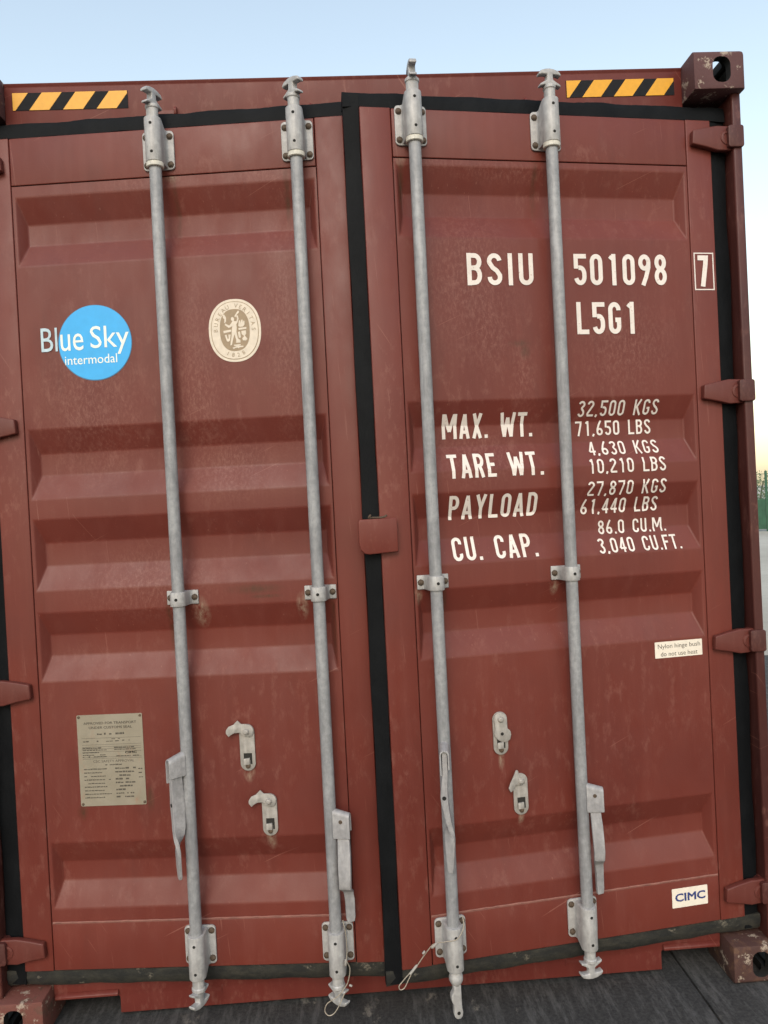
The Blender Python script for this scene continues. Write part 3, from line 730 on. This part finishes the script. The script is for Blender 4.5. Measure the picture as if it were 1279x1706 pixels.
# ------------------------------------------------------------------ stencilled characters (stroke font)
def glyphs(t):
    h = t / 2; D = {}
    def A(cx, cy, rx, ry, a0, a1, n=9): return [(cx + rx * math.cos(R(a0 + (a1 - a0) * i / n)), cy + ry * math.sin(R(a0 + (a1 - a0) * i / n))) for i in range(n + 1)]
    w = .43; l, r, b, T = h, w - h, h, 1 - h; m = w / 2; rx = m - h; ry = .17
    D['0'] = D['O'] = (w, [(A(m, T - ry, rx, ry, 180, 0, 12) + A(m, b + ry, rx, ry, 0, -180, 12), True)])
    D['1'] = (.43, [([(m + .045, 0), (m + .045, 1)], False), ([(m + .045 - h * .6, 1 - h * 1.0), (m - .075, .83)], False)])
    D['2'] = (w, [(A(m, T - ry, rx, ry, 178, -20, 12) + [(l + .01, .2), (l, b)], False), ([(l - h * .2, b), (w, b)], False)])
    D['3'] = (w, [(A(m, T - .16, rx, .16, 165, -60, 10) + [(m + .01, .54)], False), ([(m - .03, .54), (m + .02, .54)] + A(m, b + .18, rx, .20, 62, -165, 12), False)])
    D['4'] = (w, [([(r - .06, 0), (r - .06, 1)], False), ([(r - .06 - h * .4, 1 - h * .8), (l * .9, .27), (w, .27)], False)])
    D['5'] = (w, [([(w, T), (l + .01, T), (l + .01, .53)], False), ([(l + .01 + h, .555)] + A(m, .36, rx, .20, 85, 0, 6) + A(m, b + .2, rx, .2, 0, -165, 10), False)])
    D['6'] = (w, [(A(m, b + .19, rx, .19, 180, -180, 20)[:-1], True), ([(l, b + .19), (l + .005, .42), (l + .10, .74), (r - .07, 1)], False)])
    D['9'] = (w, [([(w - x, 1 - y) for x, y in D['6'][1][0][0]], True), ([(w - x, 1 - y) for x, y in D['6'][1][1][0]], False)])
    D['7'] = (w, [([(0, T), (r, T), (r - .02, .74), (m - .03, 0)], False)])
    D['8'] = (w, [(A(m, T - .19, rx * .93, .19, 90, 450, 20)[:-1], True), (A(m, b + .21, rx, .21, 90, 450, 20)[:-1], True)])
    D['A'] = (.46, [([(h * .9, 0), (.23, 1 - h * .3), (.46 - h * .9, 0)], False), ([(.10, .27), (.36, .27)], False)])
    D['B'] = (w, [([(l, 0), (l, 1)], False), ([(l, T), (m, T)] + A(r - .13, T - .19, .13, .19, 80, -80, 8) + [(l, T - .385)], False), ([(m, .535)] + A(r - .13, b + .235, .13, .225, 75, -85, 8) + [(l, b)], False)])
    D['C'] = (w, [(A(m, T - ry, rx, ry, -20, 180, 12) + A(m, b + ry, rx, ry, 180, 380, 12), False)])
    D['D'] = (w, [([(l + h, b), (l, b), (l, T), (m - .02, T)] + A(m - .02, T - .2, r - m + .02, .2, 80, 0, 7) + A(m - .02, b + .2, r - m + .02, .2, 0, -88, 7), True)])
    D['E'] = (.38, [([(.38, T), (l, T), (l, b), (.38, b)], False), ([(l + h, .52), (.33, .52)], False)])
    D['F'] = (.38, [([(.38, T), (l, T), (l, 0)], False), ([(l + h, .52), (.33, .52)], False)])
    D['G'] = (w, [(A(m, T - ry, rx, ry, -5, 180, 12) + A(m, b + ry, rx, ry, 180, 360, 12) + [(r, .44), (m + .02, .44)], False)])
    D['I'] = (.20, [([(.10, 0), (.10, 1)], False)])
    D['K'] = (.45, [([(l, 0), (l, 1)], False), ([(.45 - h * .8, 1), (l + h * .8, .45)], False), ([(l + .10, .55), (.45 - h * .6, 0)], False)])
    D['L'] = (.40, [([(l, 1), (l, b), (.40, b)], False)])
    D['M'] = (.66, [([(l, 0), (l, 1)], False), ([(l + h * .5, .98), (.33, .30), (.66 - h * 1.5, .98)], False), ([(.66 - h, 1), (.66 - h, 0)], False)])
    D['P'] = (w, [([(l, 0), (l, 1)], False), ([(l, T), (m, T)] + A(r - .13, T - .22, .13, .22, 80, -80, 8) + [(l, T - .44)], False)])
    D['R'] = (w, D['P'][1] + [([(m, T - .44), (r, 0)], False)])
    D['S'] = (w, [(A(m, T - .17, rx, .17, 5, 180, 10) + [(l + .01, .70), (m - .05, .55), (m + .06, .45), (r, .31)] + A(m, b + .17, rx, .17, 0, -185, 10), False)])
    D['T'] = (.42, [([(0, T), (.42, T)], False), ([(.21, T - h), (.21, 0)], False)])
    D['U'] = (w, [([(l, 1)] + A(m, b + ry, rx, ry, 180, 360, 14) + [(r, 1)], False)])
    D['W'] = (.68, [([(h * .8, 1), (.185, h * .3), (.34, .80), (.495, h * .3), (.68 - h * .8, 1)], False)])
    D['X'] = (.45, [([(h, 0), (.45 - h, 1)], False), ([(h, 1), (.45 - h, 0)], False)])
    D['Y'] = (.45, [([(h * .8, 1), (.225, .46), (.45 - h * .8, 1)], False), ([(.225, .48), (.225, 0)], False)])
    D['.'] = (.15, [([(.075, 0), (.075, t * .95)], False)])
    D[','] = (.15, [([(.035, -.05), (.095, .12)], False)])
    D[' '] = (.34, [])
    return D
def stroke(bm, pts, closed, t, fx, layer):
    if not closed:                                       # break at hairpin turns, the pieces overlap
        for i in range(1, len(pts) - 1):
            a = Vector(pts[i]) - Vector(pts[i - 1]); b = Vector(pts[i + 1]) - Vector(pts[i])
            if a.length > 1e-6 and b.length > 1e-6 and a.angle(b) > R(100):
                stroke(bm, pts[:i + 1], False, t, fx, layer); stroke(bm, pts[i:], False, t, fx, layer + .00009); return
    n = len(pts); P = [Vector((p[0], p[1])) for p in pts]; Lr = []
    for i in range(n):
        a = P[i - 1] if (i or closed) else None; b = P[(i + 1) % n] if (i < n - 1 or closed) else None
        d1 = (P[i] - a).normalized() if a is not None and (P[i] - a).length > 1e-6 else None
        d2 = (b - P[i]).normalized() if b is not None and (b - P[i]).length > 1e-6 else None
        if d1 is None: d1 = d2
        if d2 is None: d2 = d1
        n1 = Vector((-d1.y, d1.x)); n2 = Vector((-d2.y, d2.x)); mm = (n1 + n2)
        mm = mm.normalized() if mm.length > .3 else n1
        k = 1 / max(.45, mm.dot(n1)); off = mm * t / 2 * k
        Lr.append((bm.verts.new((*fx(P[i] + off), layer)), bm.verts.new((*fx(P[i] - off), layer))))
    for i in range(n if closed else n - 1):
        a, b = Lr[i], Lr[(i + 1) % n]
        try: bm.faces.new((a[0], a[1], b[1], b[0]))
        except ValueError: pass
def wrap(bm, d, off):
    """bm verts (s, z, layer): cut at the groove edges, lay on the leaf"""
    for a in [z for g in d['grooves'] for z in g]:
        bmesh.ops.bisect_plane(bm, geom=list(bm.verts) + list(bm.edges) + list(bm.faces), plane_co=(0, a, 0), plane_no=(0, 1, 0), dist=1e-6)
    for v in bm.verts:
        s, z, ly = v.co; v.co = (s, depth(d, s, z) - off - ly, z)
def face_front(o):
    me = o.data
    b = bmesh.new(); b.from_mesh(me)
    for f in b.faces:
        if f.normal.y > 0: f.normal_flip()
    b.to_mesh(me); b.free()
def stencil_text(d, txt, s0, s1, z0, z1, t=.165, name='stencilled_text', slant=0, mat='letter', off=.0016, gap=.11):
    G = glyphs(t)
    adv = []; x = 0
    for c in txt:
        w, st = G[c]; adv.append(x); x += w + gap
    x -= gap; H = z1 - z0; k = (s1 - s0) / x
    bm = bmesh.new(); i = 0
    for c, a in zip(txt + ' ', adv + [x]):
        if c == ' ':                                     # one mesh for each word
            wrap(bm, d, off); o = new_obj(name, bm, mat, d['o'], recalc=False, smooth=False); face_front(o); bm = bmesh.new()
        for pts, cl in G[c][1]:
            # stroke widths stay even: expand in a space scaled to real proportions
            q = [((a + p[0]) * k / H, p[1]) for p in pts]
            stroke(bm, q, cl, t * .92, lambda v: (s0 + v.x * H + slant * v.y * H, z0 + v.y * H), (i % 7) * .00006); i += 1
    bm.free()
stencil_text(RD, 'BSIU', .298, .509, 2.1885, 2.2845, .155, name='serial_letters')
stencil_text(RD, '501098', .636, .945, 2.1885, 2.2845, .155, name='serial_digits')
stencil_text(RD, '7', 1.050, 1.085, 2.184, 2.282, .17, name='check_digit')
bm = bmesh.new()
for x0, x1, z0, z1 in ((1.0375, 1.105, 2.173, 2.1765), (1.0375, 1.105, 2.2865, 2.290), (1.0375, 1.041, 2.1766, 2.2864), (1.1015, 1.105, 2.1766, 2.2864)):
    box(bm, x0, x1, -.0040, -.0029, z0, z1)
new_obj('check_digit_frame', bm, 'letter', RD['o'], smooth=False)
stencil_text(RD, 'L5G1', .639, .838, 2.039, 2.1375, .155, name='type_code')
for txt, a, b, z0, z1 in (('MAX. WT.', .203, .487, 1.737, 1.810), ('TARE WT.', .209, .505, 1.617, 1.690), ('PAYLOAD', .209, .487, 1.494, 1.566), ('CU. CAP.', .213, .479, 1.371, 1.441)):
    stencil_text(RD, txt, a + .005, b + .006, z0, z1, .15, name='weight_heading')
for txt, a, b, z0, z1 in (('32,500 KGS', .630, .896, 1.791, 1.837), ('71,650 LBS', .627, .876, 1.732, 1.778), ('4,630 KGS', .661, .892, 1.670, 1.713), ('10,210 LBS', .648, .903, 1.613, 1.658),
                          ('27,870 KGS', .644, .904, 1.545, 1.589), ('61,440 LBS', .630, .885, 1.489, 1.535), ('86.0 CU.M.', .686, .912, 1.424, 1.467), ('3,040 CU.FT.', .673, .948, 1.367, 1.412)):
    stencil_text(RD, txt, a + .007, b + .010, z0, z1, .14, name='weight_figures')

# ------------------------------------------------------------------ printed labels (built-in font)
def font_text(txt, d, s0, s1, z0, z1, off, mat, name, fit='box', bold=0, parent=None):
    """glyph bounding box fitted to s0..s1, z0..z1"""
    cu = bpy.data.curves.new('t', 'FONT'); cu.body = txt; cu.size = 1; cu.bevel_depth = bold; cu.bevel_resolution = 0; cu.resolution_u = 3
    o = bpy.data.objects.new('t', cu); C.objects.link(o); bpy.context.view_layer.update()
    me = bpy.data.meshes.new_from_object(o.evaluated_get(bpy.context.evaluated_depsgraph_get())); bpy.data.objects.remove(o)
    xs_ = [v.co.x for v in me.vertices]; ys_ = [v.co.y for v in me.vertices]
    x0, x1, y0, y1 = min(xs_), max(xs_), min(ys_), max(ys_)
    for v in me.vertices:
        v.co = (s0 + (v.co.x - x0) / (x1 - x0) * (s1 - s0), -off - max(0, v.co.z) * .03, z0 + (v.co.y - y0) / (y1 - y0) * (z1 - z0))
    me.name = name; me.materials.clear(); me.materials.append(M[mat])
    o = bpy.data.objects.new(name, me); C.objects.link(o); o.parent = d['o']; face_front(o); return o
def plate(d, quad_x0, x1, z0, z1, y, thick, mat, name, r=.002):
    bm = bmesh.new(); prism(bm, rrect(quad_x0, x1, z0, z1, r, 3), XZ, -y - thick, -y)
    return new_obj(name, bm, mat, d['o'], smooth=False)
# blue round logo
def disc(d, cx, cz, rx, rz, y, thick, mat, name, n=64, p=2.0):
    bm = bmesh.new(); pts = []
    for i in range(n):
        a = 2 * math.pi * i / n; c, s_ = math.cos(a), math.sin(a)
        pts.append((cx + rx * math.copysign(abs(c) ** (2 / p), c), cz + rz * math.copysign(abs(s_) ** (2 / p), s_)))
    prism(bm, pts, XZ, -y - thick, -y); return new_obj(name, bm, mat, d['o'], smooth=False)
disc(LD, .321, 2.0795, .1125, .1135, .0004, .0006, 'blue_rim', 'logo_rim'); disc(LD, .3212, 2.0800, .1105, .1115, .0012, .0004, 'blue', 'blue_logo_disc')
font_text('Bl', LD, .157, .207, 2.0600, 2.131, .0023, 'pale_blue', 'logo_letters')
font_text('ue', LD, .2165, .286, 2.0590, 2.110, .0023, 'white', 'logo_letters')
font_text('Sky', LD, .3075, .425, 2.0420, 2.1290, .0023, 'white', 'logo_letters')
font_text('intermodal', LD, .227, .386, 2.0170, 2.0440, .0023, 'white', 'logo_letters')
# oval cream emblem
EX, EZ = .7455, 2.0915
disc(LD, EX, EZ, .0785, .0935, .0004, .0006, 'emblem', 'emblem_oval', 72, 2.25)
disc(LD, EX, EZ, .0715, .0865, .0012, .0003, 'emblem_brown', 'emblem_line', 72, 2.25); disc(LD, EX, EZ, .0695, .0845, .0017, .0003, 'emblem', 'emblem_ring', 72, 2.25)
disc(LD, EX, EZ + .001, .0448, .0625, .0022, .0003, 'emblem_brown', 'emblem_field', 64, 2.4)
def around(txt, a0, a1, size, flip=False):
    n = len(txt)
    for i, ch in enumerate(txt):
        if ch == ' ': continue
        a = R(a0 + (a1 - a0) * (i + .5) / n); rx, rz = .0572, .0735
        px, pz = EX + rx * math.cos(a), EZ + rz * math.sin(a)
        nx, nz = math.cos(a) / rx, math.sin(a) / rz; ang = math.atan2(nz, nx) - math.pi / 2
        if flip: ang += math.pi
        cu = bpy.data.curves.new('t', 'FONT'); cu.body = ch; cu.size = size; cu.align_x = 'CENTER'; cu.resolution_u = 2
        o = bpy.data.objects.new('t', cu); C.objects.link(o); bpy.context.view_layer.update()
        me = bpy.data.meshes.new_from_object(o.evaluated_get(bpy.context.evaluated_depsgraph_get())); bpy.data.objects.remove(o)
        c, s_ = math.cos(ang), math.sin(ang)
        for v in me.vertices:
            x, y = v.co.x, v.co.y - size * .34; v.co = (px + x * c - y * s_, -.0024, pz + x * s_ + y * c)
        me.materials.clear(); me.materials.append(M['emblem_brown']); me.name = 'emblem_letter'
        q = bpy.data.objects.new('emblem_letter', me); C.objects.link(q); q.parent = LD['o']; face_front(q)
around('BUREAU VERITAS', 186, -6, .0175); around('1828', 238, 302, .0175, True)
def E2(x, y): return (EX + (x - 605) / 850 * .157, EZ - (y - 695) / 1050 * .187)
figs = [[(555, 480), (585, 470), (605, 500), (598, 540), (640, 545), (655, 500), (640, 455), (665, 450), (678, 500), (660, 560), (635, 600), (640, 650), (632, 720), (650, 830), (690, 865), (688, 905), (615, 905), (622, 860), (598, 760), (575, 830), (548, 935), (522, 945), (530, 880), (548, 800), (556, 700), (570, 620), (540, 640), (510, 650), (450, 600), (452, 570), (520, 612), (552, 575), (575, 540), (552, 520)],
        [(420, 430), (445, 420), (475, 475), (470, 540), (452, 565), (440, 560), (447, 500), (425, 480)], [(610, 460), (650, 400), (672, 370), (690, 380), (685, 405), (655, 432), (625, 480)],
        [(420, 695), (548, 680), (546, 715), (424, 735)], [(440, 765), (470, 760), (482, 830), (500, 830), (498, 760), (535, 762), (520, 860), (495, 880), (470, 872)],
        [(665, 660), (795, 650), (795, 680), (668, 692)], [(665, 625), (680, 540), (700, 530), (705, 580), (720, 525), (740, 525), (740, 580), (755, 540), (770, 550), (768, 610), (740, 640), (690, 642)],
        [(655, 725), (690, 718), (700, 820), (665, 822)], [(712, 712), (785, 705), (788, 760), (765, 790), (805, 850), (780, 875), (730, 870), (722, 835), (755, 800), (715, 765)],
        [(580, 935), (690, 930), (690, 948), (650, 955), (735, 960), (730, 980), (668, 985), (655, 1000), (640, 985), (600, 990), (575, 1005), (555, 985), (620, 962), (582, 952)]]
bm = bmesh.new()
for f in figs: prism(bm, [E2(*p) for p in f], XZ, -.0030, -.0026)
new_obj('emblem_figure', bm, 'emblem', LD['o'], smooth=False)
# tan data plate
plate(LD, .2015, .4025, .6825, .9595, .0004, .0012, 'plate', 'data_plate', .004)
for t_, a, b, z0, z1, bo in (('APPROVED FOR TRANSPORT', .222, .384, .9300, .9375, .012), ('UNDER CUSTOMS SEAL', .238, .370, .9165, .9240, .012), ('CSC SAFETY APPROVAL', .246, .372, .8140, .8215, 0), ('CIMC', .345, .381, .8395, .8460, .03)):
    font_text(t_, LD, a, b, z0, z1, .0019, 'print' if t_ != 'CIMC' else 'hole', 'plate_text', bold=bo)
bm = bmesh.new(); rnd = random.Random(3)
def dashes(x0, x1, z, h, fill=.8):
    x = x0
    while x < x1 - .003:
        w = rnd.uniform(.003, .012); e = min(x + w, x1)
        if rnd.random() < fill: box(bm, x, e, -.0020, -.0017, z, z + h * rnd.uniform(.6, 1))
        x = e + .0016
dashes(.262, .345, .898, .006); dashes(.278, .335, .884, .003); dashes(.218, .265, .877, .004, .6); dashes(.276, .330, .877, .003); dashes(.338, .362, .878, .004)
for z in (.888, .868, .8615, .8555, .846, .830, .8255): box(bm, .214, .395, -.0019, -.0017, z, z + .0007)
for i, z in enumerate((.857, .851, .8435, .836, .831)): dashes(.215, .215 + (.06, .075, .05, .07, .088)[i], z, .0032)
dashes(.312, .39, .857, .0034); dashes(.312, .388, .851, .003); dashes(.318, .388, .8315, .0032); dashes(.272, .345, .805, .004, .5)
for i in range(9):
    z = .793 - i * .0108
    dashes(.216, .216 + rnd.uniform(.06, .088), z, .0036, .92); dashes(.312, .312 + rnd.uniform(.05, .068), z, .005, .7)
for z in (.79, .778, .765): dashes(.383, .396, z, .0035)
new_obj('plate_print', bm, 'print', LD['o'], smooth=False)
bm = bmesh.new()
for x, z in ((.208, .953), (.396, .953), (.208, .689), (.397, .690)): lathe(bm, (x, -.0014, z), (0, -1, 0), [(0, .0045), (.0015, .004), (.0022, .002)], 10)
new_obj('plate_rivets', bm, 'bolt', LD['o'])
# paper labels on the right leaf
plate(RD, .847, 1.008, 1.029, 1.0795, .0004, .0005, 'sticker', 'hinge_notice')
font_text('Nylon hinge bush', RD, .857, 1.001, 1.0540, 1.0720, .0012, 'print', 'notice_text'); font_text('do not use heat', RD, .866, .991, 1.0340, 1.0480, .0012, 'print', 'notice_text')
bm = bmesh.new(); prism(bm, rrect(.865, .9865, .2445, .3045, .002, 3), XZ, -.0039, -.0031); new_obj('maker_sticker', bm, 'sticker', RD['o'], smooth=False)
font_text('CIMC', RD, .875, .978, .2630, .2890, .0046, 'navy', 'maker_letters', bold=.028)

# ------------------------------------------------------------------ wire seals
def to_world(d, s, z, off):
    o = d['o']; a = o.rotation_euler.z
    return Vector(o.location) + Vector((math.cos(a) * s + math.sin(a) * off, math.sin(a) * s - math.cos(a) * off, z))
def seal(d, path, loop, label, knots):
    bm = bmesh.new(); base = to_world(d, *path[-1])
    P = [to_world(d, *p) - base for p in path]
    tube(bm, spline(P, 7), .0015, 8)
    o = new_obj('wire_seal', bm, 'wire', None, base); tag(o, label, 'wire seal', 'wire seals on the lock rods')
    bm = bmesh.new(); tube(bm, spline([to_world(d, *p) - base for p in loop], 7), .0015, 8); new_obj('wire_loop', bm, 'wire', o)
    for a, b, r in knots:
        bm = bmesh.new(); A_, B_ = to_world(d, *a) - base, to_world(d, *b) - base
        lathe(bm, A_, B_ - A_, [(0, r * .6), ((B_ - A_).length * .15, r * .8), ((B_ - A_).length * .85, r * .8), ((B_ - A_).length, r * .6)], 10); new_obj('ferrule', bm, 'latch', o)
seal(RD, [(.174, .352, .062), (.172, .325, .075), (.150, .300, .084), (.118, .296, .082), (.085, .288, .070), (.062, .262, .062), (.036, .230, .060), (.020, .216, .060)],
     [(.026, .223, .060), (.010, .208, .060), (-.008, .192, .061), (-.022, .178, .063), (-.018, .168, .064), (-.006, .172, .063), (.006, .190, .061), (.020, .214, .060), (.026, .223, .060)],
     'thin looped wire seal hanging off the lower rod bearing beside the central gap', [((.094, .292, .074), (.078, .276, .066), .0055), ((.034, .229, .060), (.012, .206, .060), .0048), ((.058, .268, .064), (.050, .262, .066), .004)])
seal(LD, [(.985, .345, .060), (.992, .31, .066), (.994, .262, .066), (.992, .232, .070), (1.000, .205, .068), (.992, .168, .070), (.978, .148, .074)],
     [(.978, .148, .074), (.962, .135, .082), (.945, .128, .088), (.930, .118, .090), (.924, .100, .092), (.934, .088, .094), (.950, .092, .092), (.966, .112, .086), (.985, .146, .074)],
     'thin wire seal looped round the cam of the rod left of the gap', [((.990, .236, .070), (.988, .218, .072), .0045), ((.996, .160, .07), (1.004, .156, .07), .004)])

# ------------------------------------------------------------------ background on the right
fence = bpy.data.objects.new('green_fence', None); C.objects.link(fence); fence.location = (12, 23.6, -.05); fence.rotation_euler.z = R(-18)
tag(fence, 'green metal yard fence far behind the right edge of the container', 'fence')
bm = bmesh.new(); box(bm, -.035, .035, -.035, .035, 0, 2.05); pm = new_obj('post', bm, 'green', fence, (0, 0, 0), smooth=False)
for i in range(1, 5): share('post', pm.data, fence, (i * 2.2, 0, 0))
bm = bmesh.new(); n = 18
lo = [bm.verts.new((.04 + 2.12 * i / n, .012 * (1 if (i // 1) % 2 else -1), .08)) for i in range(n + 1)]; hi = [bm.verts.new((v.co.x, v.co.y, 1.1)) for v in lo]
for i in range(n): bm.faces.new((lo[i], lo[i + 1], hi[i + 1], hi[i]))
sh = new_obj('sheet', bm, 'green', fence, (0, 0, 0), smooth=False)
for i in range(1, 4): share('sheet', sh.data, fence, (i * 2.2, 0, 0))
bm = bmesh.new()
for i in range(1, 18): tube(bm, [(.04 + 2.12 * i / 18, 0, 1.1), (.04 + 2.12 * i / 18, 0, 1.95)],   .006, 5)
for z in (1.12, 1.5, 1.95): tube(bm, [(.04, 0.014, z), (2.16, .014, z)], .010, 5)
mh = new_obj('mesh_panel', bm, 'green', fence, (0, 0, 0))
for i in range(1, 4): share('mesh_panel', mh.data, fence, (i * 2.2, 0, 0))
def bush(loc, r, hgt, seed, label):
    rnd = random.Random(seed)
    root = bpy.data.objects.new('bush', None); C.objects.link(root); root.location = loc; tag(root, label, 'bush', 'bushes behind the green fence')
    bm = bmesh.new()
    for k in range(6):
        a = rnd.uniform(0, 6.28); tube(bm, spline([(0, 0, 0), (.25 * r * math.cos(a), .25 * r * math.sin(a), hgt * .4), (.6 * r * math.cos(a), .6 * r * math.sin(a), hgt * .8)], 4), .03, 6)
    new_obj('stem', bm, 'bark', root)
    bm = bmesh.new()
    for k in range(2600):
        a = rnd.uniform(0, 6.28); q = rnd.random() ** .5; zz = rnd.random() ** .8
        p = Vector((r * q * math.cos(a), r * q * math.sin(a), hgt * (.12 + .88 * zz * (1 - .45 * q * q)) + rnd.gauss(0, .06)))
        u = Vector((rnd.gauss(0, 1), rnd.gauss(0, 1), rnd.gauss(0, 1))).normalized() * .05; w = u.orthogonal().normalized() * .035
        bm.faces.new([bm.verts.new(p + x) for x in (u, w, -u, -w)])
    tag(new_obj('crown', bm, 'leaf', root, smooth=False, recalc=False), kind='stuff')
bush((15.9, 26.9, -.05), 2.2, 2.15, 1, 'taller dull green bush behind the fence nearest the container edge'); bush((20.6, 25.6, -.05), 2.0, 2.1, 2, 'lower dull green bush further right behind the fence')
